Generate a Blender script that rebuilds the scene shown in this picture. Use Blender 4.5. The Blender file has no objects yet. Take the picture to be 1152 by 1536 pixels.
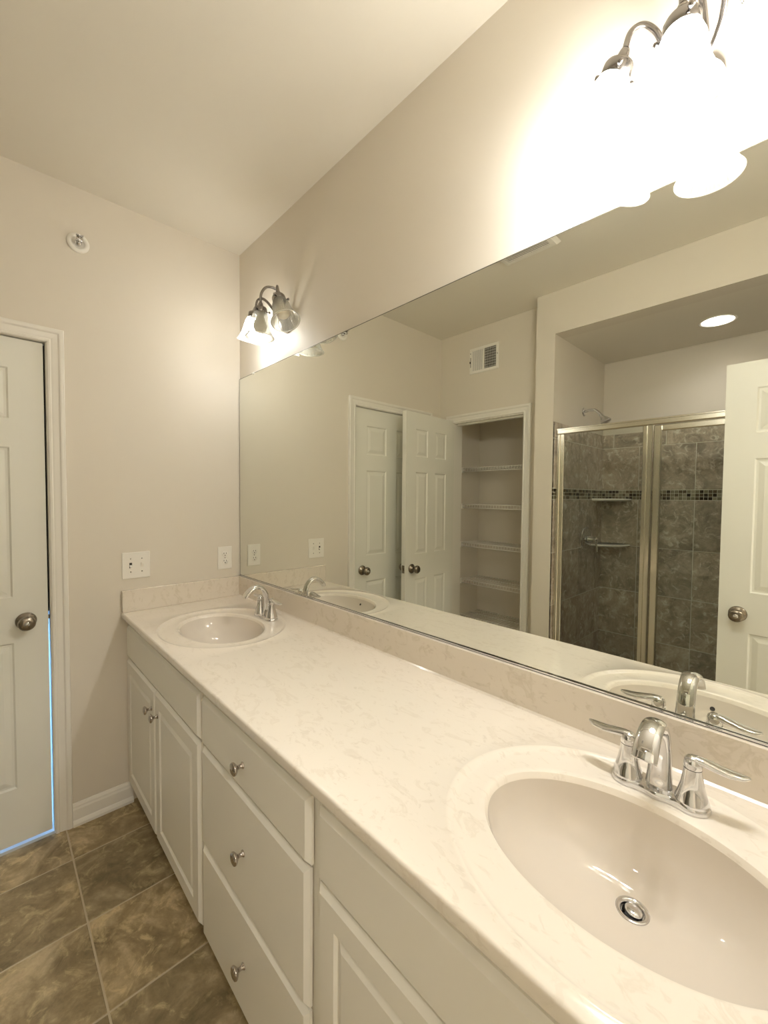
import bpy, math, random
from math import pi, sin, cos, radians
from mathutils import Vector, Matrix
random.seed(7)
scene = bpy.context.scene
COL = scene.collection

# ------------------------------------------------------------------ camera
CAMP = Vector((2.1964, -0.9999, 1.4318))
RR = Vector((0.68780654, 0.72585053, 0.00794801))
UU = Vector((-0.03101364, 0.01844533, 0.99934875))
FF = Vector((-0.72523122, 0.6876051, -0.03519808))
cd = bpy.data.cameras.new('camera')
cam = bpy.data.objects.new('camera', cd)
COL.objects.link(cam)
cd.sensor_fit = 'HORIZONTAL'
cd.sensor_width = 36.0
cd.lens = 625.49 / 1152 * 36.0
cd.clip_start = 0.01
M = Matrix.Identity(4)
for i in range(3):
    M[i][0] = RR[i]; M[i][1] = UU[i]; M[i][2] = -FF[i]; M[i][3] = CAMP[i]
cam.matrix_world = M
scene.camera = cam

# ------------------------------------------------------------------ light set-up
EXPOSURE = 0.72
BULB = 195.0          # emission of each lit bulb
HALLFILL = 78.0       # emission of the added fill lamp in the hall behind the camera
CAN = 48.0            # emission of the recessed shower lamp
scene.view_settings.view_transform = 'Standard'
scene.view_settings.look = 'None'
scene.view_settings.gamma = 1.0
scene.view_settings.use_curve_mapping = False
scene.view_settings.exposure = EXPOSURE
scene.cycles.use_denoising = True
scene.cycles.caustics_reflective = True
scene.cycles.caustics_refractive = False
scene.cycles.max_bounces = 14
scene.cycles.diffuse_bounces = 7
scene.cycles.glossy_bounces = 8
scene.cycles.transparent_max_bounces = 24
scene.cycles.sample_clamp_indirect = 6.0
scene.cycles.blur_glossy = 0.4
wd = bpy.data.worlds.new('daylight')
scene.world = wd
wd.use_nodes = True
bg = wd.node_tree.nodes['Background']
bg.inputs[0].default_value = (0.22, 0.50, 1.0, 1)      # daylight outside, seen only through the gaps of the closed door
bg.inputs[1].default_value = 9.0

# ------------------------------------------------------------------ materials
def mat(name, col, rough=0.5, metal=0.0, spec=0.5, coat=0.0, coat_rough=0.05):
    m = bpy.data.materials.new(name); m.use_nodes = True
    b = m.node_tree.nodes['Principled BSDF']
    b.inputs['Base Color'].default_value = (*col, 1)
    b.inputs['Roughness'].default_value = rough
    b.inputs['Metallic'].default_value = metal
    b.inputs['Specular IOR Level'].default_value = spec
    b.inputs['Coat Weight'].default_value = coat
    b.inputs['Coat Roughness'].default_value = coat_rough
    return m

def nd(m, t, **kw):
    n = m.node_tree.nodes.new(t)
    for k, v in kw.items():
        setattr(n, k, v)
    return n
def lk(m, a, b): m.node_tree.links.new(a, b)
def bsdf(m): return m.node_tree.nodes['Principled BSDF']
def ramp(m, fac, stops, interp='LINEAR'):
    r = nd(m, 'ShaderNodeValToRGB')
    r.color_ramp.interpolation = interp
    e = r.color_ramp.elements
    while len(e) < len(stops): e.new(0.5)
    for i, (p, c) in enumerate(stops):
        e[i].position = p
        e[i].color = (*c, 1) if len(c) == 3 else c
    lk(m, fac, r.inputs[0])
    return r.outputs[0]
def noise(m, vec, scale, detail=4, rough=0.55, dist=0.0):
    n = nd(m, 'ShaderNodeTexNoise')
    n.inputs['Scale'].default_value = scale
    n.inputs['Detail'].default_value = detail
    n.inputs['Roughness'].default_value = rough
    n.inputs['Distortion'].default_value = dist
    if vec is not None: lk(m, vec, n.inputs['Vector'])
    return n.outputs['Fac']
def objco(m): return nd(m, 'ShaderNodeTexCoord').outputs['Object']
def mixc(m, fac, a, b, mode='MIX'):
    x = nd(m, 'ShaderNodeMix', data_type='RGBA', blend_type=mode)
    if isinstance(fac, (int, float)): x.inputs[0].default_value = fac
    else: lk(m, fac, x.inputs[0])
    for s, v in ((6, a), (7, b)):
        if isinstance(v, tuple): x.inputs[s].default_value = (*v, 1)
        else: lk(m, v, x.inputs[s])
    return x.outputs[2]
def bump(m, h, dist=0.001, strength=0.3):
    b = nd(m, 'ShaderNodeBump')
    b.inputs['Strength'].default_value = strength
    b.inputs['Distance'].default_value = dist
    lk(m, h, b.inputs['Height'])
    lk(m, b.outputs[0], bsdf(m).inputs['Normal'])

def wall_paint(name, col, rough=0.62):
    m = mat(name, col, rough, spec=0.35)
    bump(m, noise(m, objco(m), 260, 3), 0.0006, 0.25)
    return m
PAINT = wall_paint('greige_wall_paint', (0.735, 0.68, 0.585), 0.5)
CEIL = wall_paint('ceiling_paint', (0.79, 0.745, 0.65), 0.7)
TRIM = mat('white_trim_paint', (0.84, 0.81, 0.74), 0.35)
DOORP = mat('white_door_paint', (0.81, 0.80, 0.72), 0.4)
CAB = mat('cabinet_thermofoil', (0.88, 0.85, 0.765), 0.42)
bump(CAB, noise(CAB, objco(CAB), 320, 2), 0.0003, 0.12)
CABIN = mat('cabinet_interior_dark', (0.06, 0.05, 0.04), 0.8)
PLAST = mat('white_plastic', (0.86, 0.83, 0.76), 0.28)
SLOT = mat('dark_slot', (0.03, 0.025, 0.02), 0.6)
CHROME = mat('chrome', (0.74, 0.74, 0.75), 0.05, 1.0)
NICKEL = mat('brushed_nickel', (0.31, 0.29, 0.275), 0.22, 1.0)
ALU = mat('bright_anodised_aluminium', (0.80, 0.77, 0.68), 0.22, 1.0)
bump(ALU, noise(ALU, objco(ALU), 60, 2), 0.0004, 0.15)
DKNICK = mat('satin_nickel_door_knob', (0.30, 0.26, 0.21), 0.26, 1.0)
PORC = mat('white_ceramic', (0.86, 0.83, 0.77), 0.18, coat=0.5)
GROUT = mat('shower_grout', (0.78, 0.74, 0.65), 0.85)
FGROUT = mat('floor_grout', (0.58, 0.50, 0.36), 0.9)
WIRE = mat('white_vinyl_wire', (0.93, 0.91, 0.85), 0.35)
GAPDARK = mat('gap_shade_black', (0.02, 0.02, 0.02), 0.9)  # near black, paints in the darkness behind and around the closed door
BLUECARPET = mat('bedroom_floor', (0.85, 0.85, 0.85), 0.6)
HALL = mat('hall_paint', (0.10, 0.09, 0.08), 0.8)
BULBOFF = mat('unlit_bulb_glass', (0.90, 0.85, 0.72), 0.3)

# mirror, slightly green silvered glass
MIRR = mat('mirror_silver', (0.80, 0.81, 0.745), 0.0, 1.0)
MEDGE = mat('mirror_edge', (0.10, 0.09, 0.07), 0.35, 0.4)

def marble(name, c0, c1, c2):
    m = mat(name, c0, 0.13, spec=0.5, coat=0.35, coat_rough=0.04)
    v = objco(m)
    mp = nd(m, 'ShaderNodeMapping'); lk(m, v, mp.inputs[0])
    mp.inputs['Scale'].default_value = (1.0, 2.0, 1.5)
    mp.inputs['Rotation'].default_value = (0, 0, 0.5)
    a = noise(m, mp.outputs[0], 11, 6, 0.62, 1.6)
    b = noise(m, mp.outputs[0], 30, 4, 0.6, 1.2)
    c = noise(m, v, 4, 2, 0.5, 0.4)
    f1 = ramp(m, a, [(0.0, (0, 0, 0)), (0.56, (0, 0, 0)), (0.61, (1, 1, 1)), (0.67, (0.25, 0.25, 0.25)), (1, (0, 0, 0))])
    f2 = ramp(m, b, [(0.0, (0, 0, 0)), (0.60, (0, 0, 0)), (0.66, (1, 1, 1)), (1, (1, 1, 1))])
    k = mixc(m, c, (0, 0, 0), f2)
    col = mixc(m, f1, c0, c1)
    fm = nd(m, 'ShaderNodeMath', operation='MULTIPLY'); lk(m, k, fm.inputs[0]); fm.inputs[1].default_value = 0.9
    col2 = mixc(m, fm.outputs[0], col, c2)
    lk(m, col2, bsdf(m).inputs['Base Color'])
    return m
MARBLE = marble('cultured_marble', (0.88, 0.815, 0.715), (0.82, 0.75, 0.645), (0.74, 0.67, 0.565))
SPLASHDIM = marble('cultured_marble_shaded', (0.76, 0.69, 0.59), (0.68, 0.61, 0.50), (0.63, 0.56, 0.46))  # darker marble copy, weaker light on upright faces put into its colour
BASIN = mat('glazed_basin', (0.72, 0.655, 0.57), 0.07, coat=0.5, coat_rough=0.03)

def slate(name, dark, mid, light, hl, scale, rough, amount=0.5):
    m = mat(name, mid, rough, spec=0.4)
    v = objco(m)
    g = nd(m, 'ShaderNodeNewGeometry')
    mu = nd(m, 'ShaderNodeMath', operation='MULTIPLY'); lk(m, g.outputs['Random Per Island'], mu.inputs[0]); mu.inputs[1].default_value = 37.0
    cx = nd(m, 'ShaderNodeCombineXYZ')
    for i in range(3): lk(m, mu.outputs[0], cx.inputs[i])
    ad = nd(m, 'ShaderNodeVectorMath', operation='ADD'); lk(m, v, ad.inputs[0]); lk(m, cx.outputs[0], ad.inputs[1])
    p = ad.outputs[0]
    a = noise(m, p, scale, 7, 0.62, 1.4)
    b = noise(m, p, scale * 2.3, 8, 0.68, 1.5)
    c = noise(m, p, scale * 9, 5, 0.7, 0.3)
    base = ramp(m, a, [(0.30, dark), (0.52, mid), (0.72, light)])
    f = ramp(m, b, [(0.0, (0, 0, 0)), (0.53, (0, 0, 0)), (0.66, (1, 1, 1)), (1, (1, 1, 1))])
    ff = nd(m, 'ShaderNodeMath', operation='MULTIPLY'); lk(m, f, ff.inputs[0]); ff.inputs[1].default_value = amount
    col = mixc(m, ff.outputs[0], base, hl)
    col = mixc(m, 0.35, col, ramp(m, c, [(0.3, (0.25, 0.25, 0.25)), (0.7, (0.75, 0.75, 0.75))]), 'OVERLAY')
    r2 = ramp(m, g.outputs['Random Per Island'], [(0, (0.86, 0.86, 0.86)), (1, (1.12, 1.1, 1.08))])
    col = mixc(m, 1.0, col, r2, 'MULTIPLY')
    lk(m, col, bsdf(m).inputs['Base Color'])
    bump(m, b, 0.002, 0.25)
    return m
FTILE = slate('slate_floor_tile', (0.16, 0.122, 0.065), (0.34, 0.268, 0.155), (0.60, 0.49, 0.31), (0.80, 0.66, 0.38), 5.0, 0.42, 0.5)
STILE = slate('slate_shower_tile', (0.24, 0.195, 0.155), (0.43, 0.365, 0.295), (0.62, 0.54, 0.45), (0.86, 0.80, 0.70), 7.0, 0.30, 0.7)
MOS = [mat('mosaic_dark', (0.025, 0.016, 0.010), 0.15), mat('mosaic_brown', (0.12, 0.09, 0.055), 0.2),
       mat('mosaic_olive', (0.22, 0.20, 0.14), 0.2), mat('mosaic_sand', (0.36, 0.32, 0.24), 0.25)]

def glass_mat(name, tint, gloss, diffuse=0.0, rough=0.02):
    m = bpy.data.materials.new(name); m.use_nodes = True
    t = m.node_tree; t.nodes.clear()
    out = nd(m, 'ShaderNodeOutputMaterial')
    tr = nd(m, 'ShaderNodeBsdfTransparent'); tr.inputs[0].default_value = (*tint, 1)
    gl = nd(m, 'ShaderNodeBsdfGlossy'); gl.inputs['Roughness'].default_value = rough
    fr = nd(m, 'ShaderNodeFresnel'); fr.inputs[0].default_value = 1.5
    mu = nd(m, 'ShaderNodeMath', operation='MULTIPLY'); lk(m, fr.outputs[0], mu.inputs[0]); mu.inputs[1].default_value = gloss
    mx = nd(m, 'ShaderNodeMixShader'); lk(m, mu.outputs[0], mx.inputs[0]); lk(m, tr.outputs[0], mx.inputs[1]); lk(m, gl.outputs[0], mx.inputs[2])
    last = mx
    if diffuse > 0:
        tl = nd(m, 'ShaderNodeBsdfTranslucent'); tl.inputs[0].default_value = (0.95, 0.95, 0.9, 1)
        df = nd(m, 'ShaderNodeBsdfDiffuse'); df.inputs[0].default_value = (0.9, 0.9, 0.86, 1)
        m1 = nd(m, 'ShaderNodeMixShader'); m1.inputs[0].default_value = 0.5; lk(m, tl.outputs[0], m1.inputs[1]); lk(m, df.outputs[0], m1.inputs[2])
        m2 = nd(m, 'ShaderNodeMixShader'); m2.inputs[0].default_value = diffuse
        lk(m, mx.outputs[0], m2.inputs[1]); lk(m, m1.outputs[0], m2.inputs[2]); last = m2
    lk(m, last.outputs[0], out.inputs[0])
    return m
GLASS = glass_mat('clear_shower_glass', (0.93, 0.95, 0.92), 0.9)
SHADE = glass_mat('ribbed_shade_glass', (0.82, 0.82, 0.80), 1.0, 0.24, 0.05)
RIMG = glass_mat('shade_rim_glass', (0.97, 0.97, 0.94), 1.0, 0.6, 0.05)

def emit(name, col, s):
    m = bpy.data.materials.new(name); m.use_nodes = True
    t = m.node_tree; t.nodes.clear()
    out = nd(m, 'ShaderNodeOutputMaterial'); e = nd(m, 'ShaderNodeEmission')
    e.inputs[0].default_value = (*col, 1); e.inputs[1].default_value = s
    lk(m, e.outputs[0], out.inputs[0])
    return m
BULBON = emit('lit_bulb', (1.0, 0.985, 0.96), BULB)
BULBLOW = emit('lit_bulb_weak', (1.0, 0.985, 0.96), BULB * 0.30)
HALLFILLON = emit('opal_hall_fill', (1.0, 0.97, 0.92), HALLFILL)
CANON = emit('recessed_lamp_face', (1.0, 0.97, 0.98), CAN)

# ------------------------------------------------------------------ mesh helpers
class MB:
    def __init__(s): s.v = []; s.f = []; s.mi = []; s.sm = []
    def add(s, vs, fs, mi=0, smooth=False):
        o = len(s.v); s.v += [tuple(v) for v in vs]
        for f in fs:
            s.f.append([i + o for i in f]); s.mi.append(mi); s.sm.append(smooth)
        return s
    def box(s, a, b, mi=0, bev=0.0):
        x0, y0, z0 = [min(p, q) for p, q in zip(a, b)]; x1, y1, z1 = [max(p, q) for p, q in zip(a, b)]
        if bev <= 0:
            vs = [(x, y, z) for z in (z0, z1) for y in (y0, y1) for x in (x0, x1)]
            fs = [(0, 2, 3, 1), (4, 5, 7, 6), (0, 1, 5, 4), (2, 6, 7, 3), (0, 4, 6, 2), (1, 3, 7, 5)]
            return s.add(vs, fs, mi)
        # chamfered box
        b_ = min(bev, (x1 - x0) * .49, (y1 - y0) * .49, (z1 - z0) * .49)
        vs = []; idx = {}
        for ix, (X, sx) in enumerate(((x0, 1), (x1, -1))):
            for iy, (Y, sy) in enumerate(((y0, 1), (y1, -1))):
                for iz, (Z, sz) in enumerate(((z0, 1), (z1, -1))):
                    for ax, p in enumerate(((X, Y + sy * b_, Z + sz * b_), (X + sx * b_, Y, Z + sz * b_), (X + sx * b_, Y + sy * b_, Z))):
                        idx[ix, iy, iz, ax] = len(vs); vs.append(p)
        g = lambda *k: idx[k]
        fs = []
        for i in (0, 1):
            q = [g(i, 0, 0, 0), g(i, 0, 1, 0), g(i, 1, 1, 0), g(i, 1, 0, 0)]; fs.append(q if i == 0 else q[::-1])
            q = [g(0, i, 0, 1), g(1, i, 0, 1), g(1, i, 1, 1), g(0, i, 1, 1)]; fs.append(q if i == 0 else q[::-1])
            q = [g(0, 0, i, 2), g(0, 1, i, 2), g(1, 1, i, 2), g(1, 0, i, 2)]; fs.append(q if i == 0 else q[::-1])
        for j in (0, 1):
            for k in (0, 1):
                q = [g(0, j, k, 1), g(1, j, k, 1), g(1, j, k, 2), g(0, j, k, 2)]; fs.append(q if j != k else q[::-1])
                q = [g(j, 0, k, 0), g(j, 1, k, 0), g(j, 1, k, 2), g(j, 0, k, 2)]; fs.append(q[::-1] if j != k else q)
                q = [g(j, k, 0, 0), g(j, k, 1, 0), g(j, k, 1, 1), g(j, k, 0, 1)]; fs.append(q if j != k else q[::-1])
        for i in (0, 1):
            for j in (0, 1):
                for k in (0, 1):
                    q = [g(i, j, k, 0), g(i, j, k, 1), g(i, j, k, 2)]; fs.append(q if (i + j + k) % 2 == 0 else q[::-1])
        return s.add(vs, fs, mi)
    def lathe(s, prof, org=(0, 0, 0), axis=(0, 0, 1), n=32, mi=0, sx=1.0, sy=1.0, smooth=True, flute=0, fa=0.0, xref=None):
        ax = Vector(axis).normalized()
        u = Vector(xref) if xref else (Vector((1, 0, 0)) if abs(ax.x) < .9 else Vector((0, 1, 0)))
        u = (u - ax * u.dot(ax)).normalized(); w = ax.cross(u); org = Vector(org)
        vs = []; fs = []; rings = []
        for (r, h) in prof:
            if r <= 1e-7:
                rings.append([len(vs)]); vs.append(org + ax * h)
            else:
                ring = []
                for k in range(n):
                    t = 2 * pi * k / n; rr = r + (fa * cos(flute * t) if flute else 0)
                    ring.append(len(vs)); vs.append(org + ax * h + u * (rr * cos(t) * sx) + w * (rr * sin(t) * sy))
                rings.append(ring)
        for a, b in zip(rings[:-1], rings[1:]):
            for k in range(n):
                k2 = (k + 1) % n
                if len(a) == 1 and len(b) == 1: continue
                if len(a) == 1: fs.append((a[0], b[k2], b[k]))
                elif len(b) == 1: fs.append((a[k], a[k2], b[0]))
                else: fs.append((a[k], a[k2], b[k2], b[k]))
        return s.add(vs, fs, mi, smooth)
    def tube(s, pts, rad, n=16, mi=0, cap=True, up=None, flat=None):
        pts = [Vector(p) for p in pts]; m = len(pts)
        if not hasattr(rad, '__len__'): rad = [rad] * m
        vs = []; fs = []
        prev = None
        for i, p in enumerate(pts):
            t = (pts[min(i + 1, m - 1)] - pts[max(i - 1, 0)]).normalized()
            if prev is None:
                a = Vector(up) if up else (Vector((0, 0, 1)) if abs(t.z) < .9 else Vector((1, 0, 0)))
                u = (a - t * a.dot(t)).normalized()
            else:
                u = (prev - t * prev.dot(t)).normalized()
            prev = u; w = t.cross(u)
            fl = flat[i] if flat else 1.0
            for k in range(n):
                an = 2 * pi * k / n
                vs.append(p + u * (cos(an) * rad[i] * fl) + w * (sin(an) * rad[i]))
        for i in range(m - 1):
            for k in range(n):
                k2 = (k + 1) % n
                fs.append((i * n + k, i * n + k2, (i + 1) * n + k2, (i + 1) * n + k))
        if cap:
            fs.append(tuple(range(n))[::-1]); fs.append(tuple((m - 1) * n + k for k in range(n)))
        return s.add(vs, fs, mi, True)
    def build(s, name, mats, parent=None, auto=None):
        me = bpy.data.meshes.new(name)
        me.from_pydata(s.v, [], s.f)
        if not isinstance(mats, (list, tuple)): mats = [mats]
        for m in mats: me.materials.append(m)
        me.polygons.foreach_set('material_index', s.mi)
        me.polygons.foreach_set('use_smooth', s.sm)
        me.update()
        import bmesh
        bm = bmesh.new(); bm.from_mesh(me); bmesh.ops.recalc_face_normals(bm, faces=bm.faces); bm.to_mesh(me); bm.free()
        if auto is not None:
            me.polygons.foreach_set('use_smooth', [True] * len(me.polygons))
            try: me.set_sharp_from_angle(angle=radians(auto))
            except Exception: pass
        o = bpy.data.objects.new(name, me); COL.objects.link(o)
        if parent is not None: o.parent = parent
        return o

def spline(pts, n=8):
    P = [Vector(p) for p in pts]; P = [P[0] * 2 - P[1]] + P + [P[-1] * 2 - P[-2]]; out = []
    for i in range(1, len(P) - 2):
        for k in range(n):
            t = k / n; a, b, c, d = P[i - 1], P[i], P[i + 1], P[i + 2]
            out.append(0.5 * ((2 * b) + (c - a) * t + (2 * a - 5 * b + 4 * c - d) * t * t + (3 * b - a - 3 * c + d) * t ** 3))
    out.append(P[-2].copy()); return out
def lerp_list(vals, n):
    out = []
    for a, b in zip(vals[:-1], vals[1:]):
        for k in range(n): out.append(a + (b - a) * k / n)
    out.append(vals[-1]); return out

def empty(name, loc=(0, 0, 0)):
    o = bpy.data.objects.new(name, None); COL.objects.link(o); o.location = loc; o.empty_display_size = 0.05
    return o
def tag(o, label, cat, group=None):
    o['label'] = label; o['category'] = cat
    if group: o['group'] = group
    return o
def struct(o): o['kind'] = 'structure'; return o
def copy_tree(o, parent=None):
    c = o.copy(); COL.objects.link(c); c.parent = parent
    for ch in list(o.children): copy_tree(ch, c)
    return c

# ------------------------------------------------------------------ dimensions
H = 2.72; LX = 2.5; YC = -1.7286; YS = -1.5976; YB = -2.45; XS = 0.888; XT = 1.01; XR = 2.25; ZS = 2.46
ZT = 0.8955; D = 0.569; SPH = 0.1016; ZM = 2.061

# ------------------------------------------------------------------ room shell
def S(name, m, *boxes):
    b = MB()
    for q in boxes: b.box(q[0], q[1])
    return struct(b.build(name, m))
S('wall_mirror', PAINT, ((-0.12, 0, 0), (LX + .12, .12, H)))
DY0, DY1, DZ = -0.829, -1.540, 2.060      # closed door opening in the far wall
S('wall_far', PAINT, ((-.12, 0, 0), (0, DY0 + .012, H)), ((-.12, DY0 + .012, DZ), (0, DY1 - .012, H)), ((-.12, DY1 - .012, 0), (0, YB - .12, H)))
CX0, CX1, CZ = 0.118, 0.748, 2.035         # linen closet opening
S('wall_closet', PAINT, ((0, YC, 0), (CX0, YC - .115, H)), ((CX0, YC, CZ), (CX1, YC - .115, H)), ((CX1, YC, 0), (XS, YC - .115, H)))
S('wall_shower', PAINT, ((XS, YS, 0), (XT, YS - .115, H)), ((XT, YS, ZS), (XR, YS - .115, H)), ((XR, YS, 0), (LX, YS - .115, H)))
S('wall_shower_left', PAINT, ((XS, YS - .115, 0), (XT, YB, ZS)))
S('wall_shower_right', PAINT, ((XR, YS - .115, 0), (XR + .12, YB, ZS)))
S('wall_shower_back', PAINT, ((XS - .02, YB, 0), (LX, YB - .12, H)))
S('wall_closet_back', PAINT, ((0, -2.30, 0), (XS, -2.42, H)))
S('wall_right', PAINT, ((LX, .0, 0), (LX + .12, -.80, H)), ((LX, -.80, 2.06), (LX + .12, -1.50, H)), ((LX, -1.50, 0), (LX + .12, YB - .12, H)))
# ceiling with a hole for nothing: main slab and lower shower soffit
S('ceiling', CEIL, ((-.12, .12, H), (LX + .12, YB - .12, H + .1)))
LCX, LCY = 1.744, -2.07
b = MB()
# shower soffit with a round cut-out for the recessed lamp
N = 48; R0 = 0.078
ring = [(LCX + R0 * cos(2 * pi * k / N), LCY + R0 * sin(2 * pi * k / N), ZS) for k in range(N)]
def rectpt(k, x0, x1, y0, y1, cx, cy, z):
    a = 2 * pi * k / N; dx, dy = cos(a), sin(a); t = 1e9
    if dx > 1e-9: t = min(t, (x1 - cx) / dx)
    if dx < -1e-9: t = min(t, (x0 - cx) / dx)
    if dy > 1e-9: t = min(t, (y1 - cy) / dy)
    if dy < -1e-9: t = min(t, (y0 - cy) / dy)
    return (cx + dx * t, cy + dy * t, z)
out = [rectpt(k, LCX - .3, LCX + .3, LCY - .3, LCY + .3, LCX, LCY, ZS) for k in range(N)]
top = [(x, y, H) for x, y, z in ring]
b.add(ring + out, [(k, (k + 1) % N, N + (k + 1) % N, N + k) for k in range(N)])
b.box((XT, YS - .115, ZS), (LCX - .3, YB, ZS + .02)); b.box((LCX + .3, YS - .115, ZS), (XR, YB, ZS + .02))
b.box((LCX - .3, YS - .115, ZS), (LCX + .3, LCY + .3, ZS + .02)); b.box((LCX - .3, LCY - .3, ZS), (LCX + .3, YB, ZS + .02))
struct(b.build('ceiling_shower', CEIL))

# floor: individual slate tiles over a grout bed
S('floor', FGROUT, ((-.02, .12, -.1), (LX + .12, YB - .12, -0.0015)))
b = MB(); T = 0.3338; G = 0.0055
for i in range(-1, 9):
    for j in range(-1, 8):
        x0 = 0.2101 + (i - 1) * T; y0 = -0.7848 - (j - 1) * T
        a0 = max(x0 + G / 2, 0.0); a1 = min(x0 + T - G / 2, LX); c1 = min(y0 - G / 2, -.001); c0 = max(y0 - T + G / 2, YB)
        if a1 - a0 > .01 and c1 - c0 > .01: b.box((a0, c0, -.004), (a1, c1, 0.0), bev=.0012)
struct(b.build('floor_tiles', FTILE))
# next room beyond the closed door (daylight) and the hall behind the camera
S('floor_bedroom', BLUECARPET, ((-3.0, -.2, -.1), (-.02, -2.4, -0.002)))
S('wall_bedroom_near', GAPDARK, ((-3.0, -.2, 0), (-.12, -.3, 2.7)))
S('wall_bedroom_back', GAPDARK, ((-3.0, -2.4, 1.0), (-.12, -2.5, 2.7)))  # unseen, left open below so daylight enters low; blackened like its neighbours
S('wall_bedroom_end', GAPDARK, ((-3.1, -.2, -.1), (-3.0, -2.5, 2.8)))  # unseen wall, coloured black to keep the upper door gap dark
S('ceiling_bedroom', HALL, ((-3.0, -.2, 2.7), (-.12, -2.5, 2.8)))
HX0, HX1 = LX + .12, LX + 1.9
S('floor_hall', BLUECARPET, ((HX0, -.2, -.1), (HX1, -2.1, 0)))
S('ceiling_hall', CEIL, ((HX0, -.2, 2.5), (HX1, -2.1, 2.6)))
S('wall_hall_end', PAINT, ((HX1, -.2, 0), (HX1 + .1, -2.1, 2.5)))
S('wall_hall_left', PAINT, ((HX0, -.1, 0), (HX1, -.2, 2.5)))
S('wall_hall_right', PAINT, ((HX0, -2.1, 0), (HX1, -2.2, 2.5)))

# ------------------------------------------------------------------ casing and baseboard profiles
def casing_run(b, p, d, w, n, length, mitre0=0, mitre1=0):
    """colonial casing profile; p start (inner edge), d run direction, w outward in-plane, n off the wall"""
    prof = [(0, 0), (0, .009), (.004, .012), (.010, .0125), (.014, .0095), (.020, .011), (.036, .013), (.041, .0175), (.046, .0185), (.054, .0185), (.057, .016), (.057, 0)]
    p, d, w, n = Vector(p), Vector(d), Vector(w), Vector(n)
    vs = []
    for (a, h) in prof: vs.append(p + w * a + n * h - d * (a * mitre0))
    for (a, h) in prof: vs.append(p + w * a + n * h + d * (length + a * mitre1))
    m = len(prof)
    fs = [(i, i + 1, m + i + 1, m + i) for i in range(m - 1)] + [tuple(range(m))[::-1], tuple(range(m, 2 * m))]
    b.add(vs, fs)
def casing(name, P0, P1, top, u, n):
    """P0,P1: bottom inner corners; u horizontal from P0 to P1; n off-wall"""
    b = MB(); P0 = Vector(P0); P1 = Vector(P1); u = Vector(u); L = (P1 - P0).length
    casing_run(b, P0, (0, 0, 1), -u, n, top, 0, 1)
    casing_run(b, P1, (0, 0, 1), u, n, top, 0, 1)
    casing_run(b, P0 + Vector((0, 0, top)), u, (0, 0, 1), n, L, 1, 1)
    return struct(b.build(name, TRIM))
casing('trim_1', (0, DY0 + .010, 0), (0, DY1 - .010, 0), DZ - .012 + .003, (0, -1, 0), (1, 0, 0))
casing('trim_2', (CX0 + .012, YC, 0), (CX1 - .006, YC, 0), CZ - .006, (1, 0, 0), (0, 1, 0))
casing('trim_3', (LX, -.806, 0), (LX, -1.494, 0), 2.054, (0, -1, 0), (-1, 0, 0))
# jambs
b = MB()
b.box((-.12, DY0 + .012, 0), (-.0, DY0 + .0065, DZ)); b.box((-.12, DY1 - .012, 0), (0, DY1 - .005, DZ))
b.box((-.12, DY0 + .012, DZ), (0, DY1 - .012, DZ - .010)); b.box((-.062, DY0 + .006, DZ - .012), (-.050, DY1 - .004, DZ - .04))
struct(b.build('trim_4', TRIM))
b = MB()
b.box((CX0, YC, 0), (CX0 + .018, YC - .115, CZ)); b.box((CX1, YC, 0), (CX1 - .012, YC - .115, CZ)); b.box((CX0, YC, CZ), (CX1, YC - .115, CZ - .012))
b.box((CX1 - .012, YC - .045, 0), (CX1 - .022, YC - .08, CZ - .012)); b.box((CX0 + .018, YC - .045, CZ - .012), (CX1 - .012, YC - .08, CZ - .022))
struct(b.build('trim_5', TRIM))
b = MB(); b.box((LX, -.80, 0), (LX + .12, -.812, 2.06)); b.box((LX, -1.5, 0), (LX + .12, -1.488, 2.06)); b.box((LX, -.80, 2.06), (LX + .12, -1.5, 2.048))
struct(b.build('trim_6', TRIM))
def baseboard(name, p, d, n, length):
    prof = [(0, 0), (.022, 0), (.023, .012), (.018, .022), (.013, .026), (.013, .070), (.010, .078), (.0095, .084), (.005, .094), (0, .096)]
    p, d, n = Vector(p), Vector(d), Vector(n); b = MB()
    vs = [p + n * a + Vector((0, 0, z)) for a, z in prof] + [p + d * length + n * a + Vector((0, 0, z)) for a, z in prof]
    m = len(prof)
    b.add(vs, [(i, (i + 1) % m, m + (i + 1) % m, m + i) for i in range(m)] + [tuple(range(m))[::-1], tuple(range(m, 2 * m))])
    return struct(b.build(name, TRIM))
baseboard('baseboard_far', (0, -.533, 0), (0, -1, 0), (1, 0, 0), .2285)
baseboard('baseboard_far_corner', (0, -1.6085, 0), (0, -1, 0), (1, 0, 0), .118)
baseboard('baseboard_closet', (.812, YC, 0), (1, 0, 0), (0, 1, 0), .075)
baseboard('baseboard_shower', (.89, YS, 0), (1, 0, 0), (0, 1, 0), .11)
baseboard('baseboard_hall_side', (LX, -.58, 0), (0, -1, 0), (-1, 0, 0), .16)

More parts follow.
